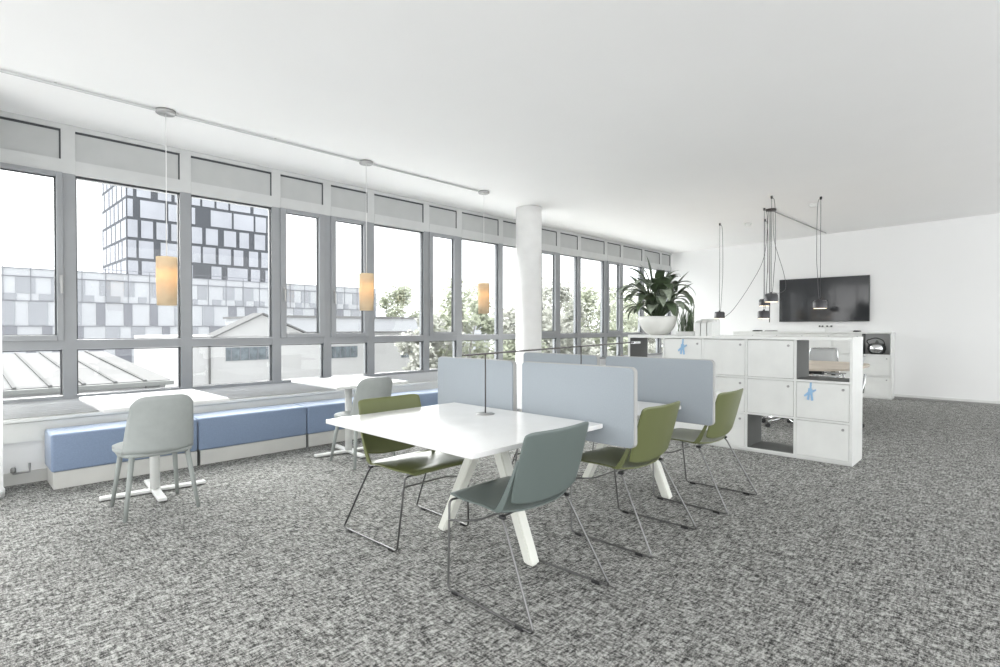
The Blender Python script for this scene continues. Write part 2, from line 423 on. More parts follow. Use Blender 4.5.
# ------------------------------------------------------------------ sled chairs
def sled_chair(label, kind, loc, rz):
    m = M[kind]
    t = thing('sled_chair', label, 'chair', loc, rz, 'plastic sled base chairs at the work table')
    # faces +y.  profile of the shell in (y, z), front -> back -> top
    prof = [(.295, .440, .20), (.287, .451, .216), (.25, .458, .232), (.15, .452, .243), (.05, .445, .252), (-.06, .438, .258), (-.125, .438, .252), (-.155, .446, .235)]
    cols = 16; b = B(); rows = []
    for i, (y, z, hw) in enumerate(prof):
        row = []
        for j in range(cols+1):
            u = -1+2*j/cols; a = abs(u)
            row.append(b.verts.new((hw*u, y+(.05*a**2.5*(i-5)/2 if i > 5 else 0), z+((.016*a**3) if i > 3 else -.004*a*a))))
        rows.append(row)
    for p, q in zip(rows, rows[1:]):
        for j in range(cols): b.faces.new((p[j], p[j+1], q[j+1], q[j])).smooth = True
    o = obj('seat', b, m, t); md = o.modifiers.new('s', 'SOLIDIFY'); md.thickness = .011; md.offset = 0
    sb = o.modifiers.new('sub', 'SUBSURF'); sb.levels = 1; sb.render_levels = 1
    b = B(); rows = []; NR = 12
    for i in range(NR+1):
        v = i/NR; row = []
        for j in range(cols+1):
            u = -1+2*j/cols; a = abs(u)
            z0 = .472+.030*a**2.5; z = z0+(.823-z0)*v+.006*a*a*v
            if v > .9: z -= .012*a**10
            t_ = (z-.44)/.385
            hw = .230+.026*min(1, max(0, t_*2.2))**.7-.014*t_
            row.append(b.verts.new((hw*u, -.158-.105*t_+.022*a**2.2, z)))
        rows.append(row)
    for p, q in zip(rows, rows[1:]):
        for j in range(cols): b.faces.new((p[j], p[j+1], q[j+1], q[j])).smooth = True
    o = obj('backrest', b, m, t); md = o.modifiers.new('s', 'SOLIDIFY'); md.thickness = .011; md.offset = 0
    sb = o.modifiers.new('sub', 'SUBSURF'); sb.levels = 1; sb.render_levels = 1
    for sx in (-1, 1):     # side straps that carry the back
        b = B(); pr = [(.250, -.080, .450), (.252, -.105, .464), (.252, -.125, .50), (.251, -.150, .56), (.249, -.176, .63), (.243, -.197, .70)]
        vs = []
        for k, (x, y, z) in enumerate(pr):
            wd = [.030, .028, .022, .014, .006, .001][k]
            vs.append([b.verts.new((sx*(x-.005), y+wd, z)), b.verts.new((sx*(x+.004), y+wd, z)), b.verts.new((sx*(x+.004), y-.010, z)), b.verts.new((sx*(x-.005), y-.010, z))])
        for p, q in zip(vs, vs[1:]):
            for k in range(4): b.faces.new((p[k], p[(k+1) % 4], q[(k+1) % 4], q[k]))
        b.faces.new(vs[0]); b.faces.new(vs[-1]); obj('back_strap', b, m, t)
    # sled frames
    for sx in (-1, 1):
        b = B(); r = .0058; zf = .012
        pts = [(sx*.10, .235, .428), (sx*.240, .255, .430), (sx*.275, .225, zf), (sx*.288, -.330, zf), (sx*.240, -.118, .400), (sx*.236, -.095, .428), (sx*.10, -.07, .424)]
        tube(b, rounded(pts, .025, 5), r, 8); obj('sled_frame', b, M['chrome'], t)
        for y, gx in ((.17, .2765), (-.25, .286)):
            g = bobj('glide', (sx*gx-.008, y-.022, 0), (sx*gx+.008, y+.024, .016), M['black'], t, .003)
        g = bobj('shell_clip', (sx*.236-.009, -.118, .421), (sx*.236+.009, -.085, .436), M['black'], t, .003)
    b = B(); tube(b, rounded([(-.254, .249, .335), (-.17, .14, .335), (.17, .14, .335), (.254, .249, .335)], .05), .0056, 8); obj('crossbar', b, M['chrome'], t)
    return t
sc = sled_chair('sage grey plastic sled chair, nearest to the camera', 'teal', (1.982, 1.765, 0), 0)
g1 = sled_chair('green plastic sled chair on the near right side, behind the first screen', 'green', (3.0, 1.775, 0), 0)
dup(g1, (3.995, 1.745, 0), 0, 'green plastic sled chair furthest right, beside the lockers')
dup(g1, (2.065, 2.755, 0), PI, 'green plastic sled chair on the window side of the work table')
dup(g1, (3.10, 2.83, 0), PI, 'sled chair hidden behind the first row of screens, only its legs in view')
dup(g1, (4.08, 2.83, 0), PI, 'sled chair hidden behind the second row of screens, only its legs in view')

# ------------------------------------------------------------------ lockers
def lockers(name, label, X, ys, zs, opens, depth, ribbons=(), ztop=1.19):
    t = thing(name, label, 'cabinet', (X, ys[0], 0), 0)
    y0 = ys[0]; th = .011; b = B()
    n = len(ys)-1
    for i, y in enumerate(ys):
        w0 = y-y0-(th if i else 0); w1 = y-y0+(th if i < n else 0)
        if i == 0: w0, w1 = 0, .024
        if i == n: w0, w1 = y-y0-.024, y-y0
        box(b, (0, w0, .02), (depth, w1, ztop-.03))
    box(b, (-.002, -.002, ztop-.032), (depth+.002, ys[-1]-y0+.002, ztop), .002)
    box(b, (.015, .0, .0), (depth-.01, ys[-1]-y0, .02))
    for z in zs[:-1]: box(b, (.0005, .001, z-.010), (depth-.0005, ys[-1]-y0-.001, z+.010))
    for i in range(n):
        for j in range(3):
            if (i, j) in opens: continue
            box(b, (depth-.02, ys[i]-y0+.012, zs[j]+.01), (depth-.004, ys[i+1]-y0-.012, zs[j+1]-.008))
    obj('body', b, M['white'], t)
    for i in range(n):
        for j in range(3):
            ya, yb, za, zb = ys[i]-y0+(.024 if i == 0 else th), ys[i+1]-y0-(.024 if i == n-1 else th), zs[j]+.010, zs[j+1]-(.010 if j < 2 else .004)
            if (i, j) in opens:
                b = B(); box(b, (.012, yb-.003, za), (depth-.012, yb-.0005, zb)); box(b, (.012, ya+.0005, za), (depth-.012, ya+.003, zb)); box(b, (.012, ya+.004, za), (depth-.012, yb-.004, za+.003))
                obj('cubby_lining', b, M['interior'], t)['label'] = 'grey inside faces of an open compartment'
                continue
            b = B(); box(b, (-.001, ya+.003, za+.003), (.018, yb-.003, zb-.004), .0015); d = obj('door', b, M['white'], t)
            b = B(); tube(b, [(-.007, ya+.05, zb-.055), (-.001, ya+.05, zb-.055)], .012, 14); tube(b, [(-.0085, ya+.05, zb-.055), (-.007, ya+.05, zb-.055)], .006, 10)
            obj('lock', b, M['nickel'], d)
    return t
lys = [1.095, 1.575, 2.035, 2.495, 2.955, 3.42]; lzs = [.03, .394, .765, 1.16]
lockers('locker_cabinet', 'low white locker cabinet with open compartments, dividing the room', 5.80, lys, lzs, {(0, 2), (1, 0), (4, 2)}, .44)
fys = [1.62+.46*k for k in range(7)]
lockers('wall_cabinet', 'long white cabinet with doors against the far wall, under the television', 11.70, fys, [.03, .405, .785, 1.17], {(0, 2)}, .31, ztop=1.20)

def ribbon(y, z, label):
    b = B()
    def strip(pts, w):
        vs = []
        for (py, pz) in pts: vs.append((py, pz))
        prism(b, [(vs[0][0]-w, vs[0][1]), (vs[0][0]+w, vs[0][1]), (vs[1][0]+w, vs[1][1]), (vs[1][0]-w, vs[1][1])], -.004, .0, axis='x')
    strip([(0, .0), (.005, -.07)], .008)
    prism(b, [(-.012, -.06), (.022, -.055), (.026, -.115), (-.014, -.12)], -.007, -.001, axis='x')
    prism(b, [(.02, -.085), (.060, -.125), (.052, -.14), (.014, -.112)], -.0075, -.0015, axis='x')
    prism(b, [(-.01, -.075), (-.042, -.06), (-.045, -.075), (-.012, -.098)], -.0076, -.0016, axis='x')
    prism(b, [(-.014, -.112), (.004, -.115), (-.004, -.175), (-.022, -.17)], -.0077, -.0017, axis='x')
    prism(b, [(.008, -.112), (.026, -.11), (.034, -.165), (.016, -.17)], -.0078, -.0018, axis='x')
    o = obj('key_tag', b, M['tagblue']); o.location = (5.7995, y, z); tag(o, label, 'tag', 'blue tags on the locker doors')
ribbon(1.435, .752, 'blue cloth tag hanging on the middle door of the right locker column')
ribbon(2.72, 1.150, 'blue cloth tag hanging on the top locker door below the planter')

# ------------------------------------------------------------------ plants
def leaf_geo(bm, pts, width, mi=0, fold=.18, prof=None):
    """leaf blade along pts; width profile elliptical"""
    pts = [Vector(p) for p in pts]; n = len(pts); prev = None
    L = []
    for i, p in enumerate(pts):
        t = (pts[min(i+1, n-1)]-pts[max(i-1, 0)]).normalized()
        side = t.cross(Vector((0, 0, 1)))
        if side.length < .05: side = prev or Vector((1, 0, 0))
        side.normalize()
        if prev and side.dot(prev) < 0: side = -side
        prev = side; up = side.cross(t).normalized()
        u = i/(n-1); w = width*(math.sin(PI*min(1, u*.97+.03)**.8))**.75 if prof is None else width*prof(u)
        L.append([bm.verts.new(p-side*w+up*w*fold), bm.verts.new(p-side*w*.5+up*w*fold*.3), bm.verts.new(p), bm.verts.new(p+side*w*.5+up*w*fold*.3), bm.verts.new(p+side*w+up*w*fold)])
    for a, c in zip(L, L[1:]):
        for k in range(4):
            f = bm.faces.new((a[k], a[k+1], c[k+1], c[k])); f.smooth = True; f.material_index = mi
rnd = random.Random(11)
t = thing('potted_plant', 'large leafy plant with drooping dark leaves in a white bowl on the lockers', 'plant', (5.95, 3.11, 1.19))
b = B(); lathe(b, [(0, 0), (.08, 0), (.13, .02), (.185, .08), (.215, .15), (.228, .215), (.222, .222), (.212, .215), (.20, .16), (0, .16)], n=40); obj('bowl', b, M['bowl'], t)
b = B(); lathe(b, [(0, .19), (.15, .192), (.205, .185), (.205, .165), (0, .165)], n=32); obj('soil', b, M['soil'], t)
b = B(); bs = B()
def arc_leaf(az, tilt, pet, length, droop, width, mi, base=(0, 0, .19)):
    d = Vector((math.cos(az), math.sin(az), 0)); p = Vector(base)+d*.03
    v = (d*math.sin(tilt)+Vector((0, 0, 1))*math.cos(tilt)); pts = [p.copy()]; st = 5
    for k in range(st): p = p+v*(pet/st); pts.append(p.copy())
    tube(bs, pts, .006, 5)
    ang = tilt; lp = [p.copy()]
    N = 9
    for k in range(N):
        ang += droop/N
        v = d*math.sin(ang)+Vector((0, 0, 1))*math.cos(ang); p = p+v*(length/N); lp.append(p.copy())
    leaf_geo(b, lp, width, mi)
for k in range(30):       # drooping mass
    az = 2*PI*k/30*1.0+rnd.uniform(-.2, .2)
    lay = k % 3
    arc_leaf(az, rnd.uniform(.25, .5)+lay*.12, rnd.uniform(.26, .40)-lay*.06, rnd.uniform(.32, .44), rnd.uniform(1.9, 2.6), rnd.uniform(.052, .070), k % 2)
for k in range(14):       # lower ones hanging over the rim
    az = 2*PI*(k+.5)/14+rnd.uniform(-.2, .2)
    arc_leaf(az, .8, rnd.uniform(.17, .24), rnd.uniform(.26, .34), rnd.uniform(1.6, 2.0), rnd.uniform(.048, .060), k % 2)
for k in range(26):
    az = rnd.uniform(0, 2*PI)
    arc_leaf(az, rnd.uniform(.1, .4), rnd.uniform(.30, .42), rnd.uniform(.24, .32), rnd.uniform(1.2, 2.2), rnd.uniform(.045, .06), 0)
# a few upright and outward leaves (camera left is +y-x, right is -y+x)
camL = math.atan2(.72, -.69); camR = camL-PI
arc_leaf(camL, .10, .42, .34, .15, .052, 0); arc_leaf(camL, .25, .44, .36, 1.35, .055, 0, )
arc_leaf(camL+.2, .45, .34, .30, .55, .05, 0); arc_leaf(camR, .45, .34, .34, .35, .055, 0); arc_leaf(camR+.3, .7, .36, .30, .5, .045, 0)
arc_leaf(camL, .9, .30, .28, .9, .045, 0); arc_leaf(camL-.2, .15, .40, .30, .5, .05, 0)
obj('foliage', b, [M['leaf'], M['leaf2']], t, recalc=False); obj('stalks', bs, M['leaf'], t)

t = thing('snake_plant', 'small spiky green plant on the lockers beside the big bowl plant', 'plant', (6.01, 2.78, 1.19))
b = B(); box(b, (-.07, -.12, 0), (.07, .10, .045), .006); obj('trough', b, M['white'], t)
b = B()
for k in range(34):
    x, y = rnd.uniform(-.05, .05), rnd.uniform(-.10, .08); az = rnd.uniform(0, 2*PI); h = rnd.uniform(.18, .36); ln = rnd.uniform(.02, .09)
    leaf_geo(b, [(x+math.cos(az)*ln*(i/6)**1.6, y+math.sin(az)*ln*(i/6)**1.6, .03+h*i/6) for i in range(7)], .012, k % 2, prof=lambda u: (1-u)**.5*(.6+.5*math.sin(PI*u)))
obj('foliage', b, [M['leaf'], M['leaf2']], t, recalc=False)

t = thing('file_holder', 'white file holders with wavy tops on the lockers', 'holder', (5.93, 2.50, 1.19))
for k in range(3):
    b = B(); y = -.10+k*.07
    prism(b, [(-.10, 0), (.10, 0), (.10, .17), (.06, .185), (.0, .15), (-.05, .17), (-.10, .14)], y, y+.06, axis='y')
    obj('holder', b, M['white'], t)
# thin trays on the far cabinet
for (y, w, lab, mm) in ((3.93, .15, 'dark flat tray on the far cabinet, the left one below the television', 'black'), (3.67, .2, 'grey flat tray on the far cabinet, right of the dark tray', 'skirt'), (2.17, .10, 'small dark flat box on the far cabinet, right below the television', 'black')):
    b = B(); box(b, (-.09, -w/2, 0), (.09, w/2, .018), .004); box(b, (-.08, -w/2+.01, .0181), (.08, w/2-.01, .026), .003)
    o = obj('tray', b, M[mm]); o.location = (11.84, y, 1.20); tag(o, lab, 'tray')
# kettle in the open compartment
t = thing('kettle', 'silvery round vessel with a handle in the open compartment of the far cabinet', 'kettle', (11.83, 1.86, .7985))
b = B(); lathe(b, [(0, 0), (.08, 0), (.125, .03), (.145, .09), (.135, .15), (.10, .19), (.05, .205), (0, .21)], n=28); obj('vessel', b, M['alu'], t)
b = B(); lathe(b, [(0, .211), (.035, .211), (.03, .222), (.012, .228), (.016, .245), (0, .25)], n=16); obj('lid', b, M['skirt'], t)
b = B(); tube(b, rounded([(0, .115, .16), (0, .17, .24), (0, .02, .30), (0, -.10, .25), (0, -.12, .15)], .08), .008, 8); obj('handle', b, M['black'], t)

# ------------------------------------------------------------------ television
t = thing('television', 'wide black television mounted on the far wall', 'television', (XW, 2.775, 1.395))
bobj('housing', (-.06, -.775, 0), (-.025, .775, .86), M['tvframe'], t, .004)
bobj('screen', (-.062, -.765, .012), (-.0601, .765, .85), M['tv'], t)
bobj('wall_bracket', (-.024, -.25, .25), (0, .25, .65), M['black'], t)
t = thing('camera_bracket', 'small white cable box with dark plugs under the television', 'bracket', (XW, 2.72, 1.30))
bobj('cable_box', (-.03, -.12, -.02), (0, .12, .03), M['white'], t, .004)
for y in (-.10, -.03, .05, .10): bobj('plug', (-.045, y-.014, -.008), (-.0301, y+.014, .02), M['black'], t)
b = B(); tube(b, [(-.02, 0, -.02), (-.012, .01, -.1)], .006, 6); obj('cable', b, M['cablewhite'], t)

# ------------------------------------------------------------------ pendants by the window
b = B(); yr = 5.03; zr = cz(yr)
tube(b, [(-2.8, yr, zr-.014), (4.82, yr, zr-.014)], .010, 10)
for x in (-2, -.4, .6, 2.2, 4.0): box(b, (x-.008, yr-.008, zr-.02), (x+.008, yr+.008, zr-.0005))
tag(obj('ceiling_rail', b, M['header']), 'thin pale rail running along the ceiling above the window tables', 'rail')
wl = ['paper cylinder pendant lamp over the left window table', 'paper cylinder pendant lamp over the middle window table', 'paper cylinder pendant lamp beside the white column']
for k, x in enumerate((1.30, 3.175, 4.93)):
    t = thing('pendant_lamp', wl[k], 'lamp', (x, yr, 0), 0, 'warm cylinder pendant lamps at the windows')
    b = B(); lathe(b, [(0, zr-.030), (.065, zr-.030), (.073, zr-.022), (.073, zr-.0005), (0, zr-.0005)], n=28); obj('canopy', b, M['nickel'], t)
    b = B(); tube(b, [(0, 0, 1.83), (0, 0, zr-.03)], .003, 6); obj('cable', b, M['cablewhite'], t)
    b = B(); N = 32
    lathe(b, [(.076, 1.855), (.0762, 1.70), (.074, 1.58), (.071, 1.462), (.069, 1.462), (.072, 1.58), (.0742, 1.70), (.074, 1.855), (.076, 1.855)], n=N); obj('lamp_shade', b, M['shade'], t)
    b = B(); lathe(b, [(0, 1.82), (.02, 1.82), (.02, 1.76), (0, 1.76)], n=12)
    for a in range(3): tube(b, [(0, 0, 1.815), (.073*math.cos(a*2.1), .073*math.sin(a*2.1), 1.845)], .002, 5)
    obj('socket', b, M['nickel'], t)
    b = B(); lathe(b, [(0, 1.759), (.014, 1.755), (.03, 1.72), (.03, 1.69), (.018, 1.665), (0, 1.66)], n=16); obj('bulb', b, mat('bulb_glow', (.9, .8, .6), .5, emis=(1, .66, .33), estr=10), t)

# ------------------------------------------------------------------ conference corner: table, chairs, pendants
t = thing('conference_table', 'oak conference table behind the lockers', 'table', (8.90, 3.05, 0))
b = B(); out = []
for k in range(48):
    a = 2*PI*k/48; e = 4.5
    out.append((abs(math.cos(a))**(2/e)*math.copysign(1, math.cos(a))*1.03, abs(math.sin(a))**(2/e)*math.copysign(1, math.sin(a))*1.50))
prism(b, out, .71, .74); obj('tabletop', b, M['wood'], t)
b = B()
box(b, (-.9, -1.2, .665), (-.8, 1.2, .705)); box(b, (.8, -1.2, .665), (.9, 1.2, .705)); box(b, (-.8, -1.0, .665), (.8, -.92, .705)); box(b, (-.8, .92, .665), (.8, 1.0, .705)); box(b, (-.7, -.5, .60), (-.45, .5, .7049))
obj('underframe', b, M['black'], t)
for sx in (-.72, .72):
    for sy in (-.96, .96):
        b = B(); tube(b, [(sx, sy, .665), (sx*1.08, sy*1.1, 0.0)], [.03, .022], 12); obj('leg', b, M['black'], t)

def office_chair(label, loc, rz):
    t = thing('office_chair', label, 'chair', loc, rz, 'mesh swivel chairs around the conference table')
    b = B(); box(b, (-.24, -.22, .445), (.24, .25, .485), .018, seg=3); obj('seat', b, M['mesh'], t)
    b = B(); g = []
    for i in range(9):
        v = i/8; z = .50+v*.42; y = -.23-.03*math.sin(v*PI)*0-.06*v+.02*math.sin(v*PI)
        g.append([b.verts.new(((.225-.03*v*v)*u, y+.05*abs(u)**2, z)) for u in [x/6 for x in range(-6, 7)]])
    for i in range(8):
        for j in range(12): b.faces.new((g[i][j], g[i][j+1], g[i+1][j+1], g[i+1][j])).smooth = True
    o = obj('backrest', b, M['mesh'], t); o.modifiers.new('s', 'SOLIDIFY').thickness = .012
    b = B(); tube(b, rounded([(-.225, -.20, .50), (-.20, -.25, .93), (.20, -.25, .93), (.225, -.20, .50)], .05), .011, 8); tube(b, [(0, -.1, .44), (0, -.26, .47), (0, -.285, .70)], .016, 8); obj('back_frame', b, M['alu'], t)
    for sx in (-1, 1):
        b = B(); tube(b, rounded([(sx*.20, .05, .44), (sx*.29, .02, .47), (sx*.29, -.04, .66), (sx*.28, .16, .67)], .05), .011, 8); box(b, (sx*.285-.02, -.06, .668), (sx*.285+.02, .19, .685), .006)
        obj('armrest', b, M['alu'], t)
    b = B(); tube(b, [(0, 0, .10), (0, 0, .445)], .024, 12)
    for k in range(5):
        a = 2*PI*k/5+.3; tube(b, [(0, 0, .12), (.29*math.cos(a), .29*math.sin(a), .07)], [.022, .012], 8)
    obj('star_base', b, M['alu'], t)
    for k in range(5):
        a = 2*PI*k/5+.3; cx, cy = .29*math.cos(a), .29*math.sin(a); b = B(); q = Vector((-math.sin(a), math.cos(a), 0))*.02
        tube(b, [Vector((cx, cy, .029))-q, Vector((cx, cy, .029))+q], .028, 12); tube(b, [(cx, cy, .05), (cx, cy, .075)], .007, 6); obj('castor', b, M['black'], t)
    return t
oc = office_chair('mesh swivel chair at the right end of the conference table', (7.97, 1.66, 0), .1)
dup(oc, (7.62, 2.18, 0), -PI/2+.15, 'mesh swivel chair seen through the open locker compartment on the near side')
dup(oc, (10.22, 2.40, 0), PI/2, 'mesh swivel chair beyond the conference table, seen through the top open compartment')

def catmull(p, n=8):
    p = [Vector(q) for q in p]; p = [p[0]]+p+[p[-1]]; out = []
    for i in range(1, len(p)-2):
        for k in range(n):
            t_ = k/n; a, b_, c, d = p[i-1:i+3]
            out.append(.5*((2*b_)+(c-a)*t_+(2*a-5*b_+4*c-d)*t_**2+(3*b_-a-3*c+d)*t_**3))
    out.append(p[-2]); return out
hx = [  # hook xy, head bottom z
    (9.34, 3.727, 1.437, 'small black pendant lamp hanging furthest left over the conference table', .08),
    (8.005, 2.48, 1.636, 'small black pendant lamp, topmost of the cluster left of the television', .03),
    (9.584, 3.073, 1.642, 'small black pendant lamp partly hidden in the cluster', .0),
    (8.71, 2.803, 1.419, 'small black pendant lamp, lowest of the cluster left of the television', .0),
    (8.575, 2.013, 1.548, 'small black pendant lamp hanging in front of the television', .05)]
CAN = (8.87, 2.758)
r_ = Vector((.693, -.721, 0))
for k, (x, y, z, lab, sp) in enumerate(hx):
    zc = cz(y)
    t = thing('pendant_lamp', lab, 'lamp', (x, y, 0), 0, 'small black pendant lamps over the conference table')
    b = B(); R = .086; h = .115
    lathe(b, [(R, z), (R, z+h-.02), (R-.018, z+h), (.015, z+h+.004), (.012, z+h+.02), (0, z+h+.02)], n=32); lathe(b, [(R-.004, z), (R, z)], n=32); obj('shade', b, M['lampblack'], t, recalc=True)
    b = B(); lathe(b, [(0, z-.004), (R-.006, z-.002), (R-.004, z+.004), (0, z+.012)], n=32); obj('diffuser', b, M['lampglow'], t)
    b = B(); lathe(b, [(0, zc-.04), (.012, zc-.04), (.015, zc-.025), (.015, zc-.0005), (0, zc-.0005)], n=14); obj('ceiling_hook', b, M['black'], t)
    b = B(); tube(b, [(0, 0, z+h+.01), (0, 0, zc-.04)], .0035, 6)
    sg = -1 if k == 4 else 1; o_ = r_*.055*sg; o2 = r_*.035*sg
    tube(b, catmull([(0, 0, zc-.03), tuple(o_*.8+Vector((0, 0, zc-.12))), tuple(o_+Vector((0, 0, zc-.8))), tuple(o2*1.2+Vector((0, 0, z+.5))), tuple(r_*.02*sg+Vector((0, 0, z+h+.05))), (0.012, 0, z+h)]), .0035, 6)
    obj('cord', b, M['cable'], t)
t = thing('ceiling_canopy', 'flat dark ceiling plate gathering the lamp cords over the conference table', 'canopy', (CAN[0], CAN[1], 0))
zc = cz(CAN[1])
b = B(); lathe(b, [(0, zc-.028), (.07, zc-.028), (.075, zc-.02), (.075, zc-.0005), (0, zc-.0005)], n=32); obj('plate', b, M['darkmetal'], t)
b = B()
q = Vector((0, 0, zc-.03))
tube(b, [(0.0, .012, zc-.028), (0.0, .012, 1.36)], .0065, 8)
def rel(x, y, z): return (x-CAN[0], y-CAN[1], z)
tube(b, catmull([(-.02, .03, zc-.03), rel(8.9, 2.86, 2.4), rel(9.0, 3.08, 2.0), rel(9.18, 3.42, 1.60), rel(9.27, 3.60, 1.47), rel(9.31, 3.67, 1.465)], 10), .0035, 6)
tube(b, catmull([(.03, -.02, zc-.03), rel(8.85, 2.70, 2.6), rel(8.6, 2.50, 2.1), rel(8.3, 2.38, 1.84), rel(8.1, 2.40, 1.76), rel(8.02, 2.46, 1.765)], 10), .0035, 6)
obj('cord', b, M['cable'], t)
b = B(); tube(b, [(8.95, 2.757, zc-.012), (11.78, 2.675, cz(2.675)-.012)], .008, 6)
tag(obj('cable_duct', b, M['skirt']), 'thin grey cable duct on the ceiling running from the lamp plate to the far wall', 'duct')
for x, y, lab in ((9.72, 3.39, 'round white smoke detector on the ceiling, left of the pendant cluster'), (8.98, 2.21, 'round white smoke detector on the ceiling beside the right pendant hook')):
    zc = cz(y); t = thing('smoke_detector', lab, 'smoke detector', (x, y, zc), 0, 'white smoke detectors on the ceiling')
    b = B(); lathe(b, [(0, -.001), (.055, -.001), (.055, -.018), (0, -.018)], n=24); obj('mount', b, M['white'], t)
    b = B(); lathe(b, [(0, -.0185), (.048, -.0185), (.04, -.045), (0, -.05)], n=24); obj('sensor_head', b, M['white'], t)

# ------------------------------------------------------------------ exterior
GZ = -7.5
b = B(); box(b, (-60, 7.2, GZ-.3), (160, 190, GZ)); o = obj('ground_outside', b, M['ground']); o['kind'] = 'structure'
b = B(); box(b, (3.0, 6.16, -.2), (20, 9.0, .28)); o = obj('bounce_slab', b, M['bounce_pale']); o['kind'] = 'structure'  # added slab below the sightline, bounces daylight up onto the ceiling
# long low building at Y = 80
rb = random.Random(5)
t = thing('office_building', 'long pale office building with chequered facade panels, low and wide', 'building', (0, 80, GZ))
def Z(z): return z-GZ
bobj('facade', (-25, 0, 0), (52.5, 14, Z(7.9)), M['fac'], t)
b = B(); rows = [(5.1, 6.9), (4.35, 5.1), (1.55, 4.2), (-1.2, 1.4), (-4, -1.35)]
for ri, (z0, z1) in enumerate(rows):
    x = -25+rb.uniform(0, 1)
    k = 0
    while x < 52:
        w = rb.choice((.9, 1.1, 1.5, 1.7)); k += 1
        if k % 2: box(b, (x, -.08, Z(z0)), (min(x+w, 52.4), -.001, Z(z1)), mi=(0 if ri < 2 else (1 if rb.random() < .8 else 0)))
        x += w*(1 if k % 2 else 1.25)
obj('window_panels', b, [M['fac3'], M['fac2']], t)
b = B()
for z in (1.45, 4.27, 7.0, 7.9):
    box(b, (-25, -.14, Z(z)-.05), (52.5, -.001, Z(z)+.03))
x = -25
while x < 52.5: box(b, (x, -.12, Z(4.3)), (x+.07, -.081, Z(8.3))); x += 2.3
box(b, (-25, -.12, Z(8.28)), (52.5, -.06, Z(8.34)))
obj('facade_rails', b, M['fac2'], t)
# tower at Y = 100
t = thing('tower_building', 'tall dark framed tower with white square panels behind the low building', 'building', (20.4, 100, GZ))
bobj('tower_body', (0, 0, 0), (24, 18, Z(42)), M['tw_frame'], t)
b = B()
z = -4.
while z < 40:
    x = rb.uniform(-.8, -.1)
    while x < 23.9:
        w = rb.choice((1.6, 1.9, 2.0, 3.4)); g = rb.choice((.35, .5, .6, 1.0))
        x0 = max(.12, x); x1 = min(23.85, x+w)
        if x1-x0 > .3 and not (10.6 < (x0+x1)/2 < 11.4): box(b, (x0, -.12, Z(z)+.22), (x1, -.001, Z(z)+2.95))
        x += w+g
    y = rb.uniform(.1, .5)
    while y < 17.5:
        w = rb.choice((1.7, 2.2, 3.0)); box(b, (-.02, y, Z(z)+.22), (-.001, min(y+w, 17.8), Z(z)+2.95)); y += w+.75
    z += 3.2
obj('facade_panels', b, M['tw_panel'], t)
# seam roof building close by
t = thing('flat_building', 'low white building with a pale standing seam roof just outside the left windows', 'building', (0, 16, GZ))
b = B(); prism(b, [(0, Z(-.08)), (8, Z(.42)), (8, Z(.36)), (0, Z(-.16))], -9, 4.2, axis='x'); obj('roof', b, M['roofw'], t)
b = B(); x = -8.8
while x < 4.1:
    prism(b, [(0, Z(-.08)), (8, Z(.42)), (8, Z(.46)), (0, Z(-.045))], x, x+.07, axis='x'); x += .62
obj('roof_seams', b, M['seam'], t)
b = B(); box(b, (-9, -.12, Z(-.2)), (4.25, -.001, Z(-.10))); obj('gutter', b, M['gutter'], t)
bobj('wall', (-8.8, .05, 0), (4.1, 7.9, Z(-.17)), M['ext_white'], t)
b = B(); box(b, (-8.8, -.3, Z(-.42)), (6.2, -.001+.04, Z(-.36))); obj('cornice', b, M['roofw'], t)
b = B(); box(b, (3.65, -.02, Z(-.36)), (3.95, .049, Z(-.08)-.09)); obj('vent_box', b, M['gutter'], t)
# white hall with gable, Y = 30
t = thing('hall_building', 'white workshop hall with a gable and dark window strips outside', 'building', (0, 30, GZ))
b = B()
prism(b, [(8.3, 0), (27, 0), (27, Z(.95)), (14.75, Z(.95)), (12.34, Z(1.98)), (9.9, Z(.85)), (8.3, Z(.85))], 0, 1.2, axis='y'); box(b, (8.5, 1.2, 0), (27, 10, Z(.80))); obj('wall', b, M['ext_white'], t)
b = B()
prism(b, [(14.95, Z(.9)), (12.34, Z(2.0)), (9.75, Z(.72)), (9.75, Z(.80)), (12.34, Z(2.09)), (14.95, Z(.98))], -.2, 1.3, axis='y'); box(b, (14.9, -.15, Z(.95)), (27, 1.3, Z(1.03)))
obj('roof', b, M['seam'], t)
for (x0, x1, z0, z1) in ((10.45, 12.75, -.48, .22), (16.5, 18.25, -.58, .12), (21.6, 23.6, -.75, .05)):
    b = B(); box(b, (x0, -.04, Z(z0)), (x1, -.001, Z(z1)), mi=0)
    for k in range(5): xx = x0+(x1-x0)*(k+.5)/5; box(b, (xx, -.06, Z(z0)), (xx+.05, -.041, Z(z1)), mi=1)
    obj('window', b, [M['extwin'], M['fac2']], t)
b = B(); tube(b, [(9.65, -.06, 0), (9.65, -.06, Z(.7))], .05, 8); obj('downpipe', b, M['seam'], t)
# pale second hall behind
t = thing('warehouse', 'pale flat roofed warehouse behind the white hall', 'building', (0, 46, GZ))
bobj('wall', (20.2, 0, 0), (46, 12, Z(2.15)), M['fac'], t); b = B(); box(b, (20.0, -.2, Z(2.15)), (46.2, 12.2, Z(2.35))); obj('roof_edge', b, M['roofw'], t)
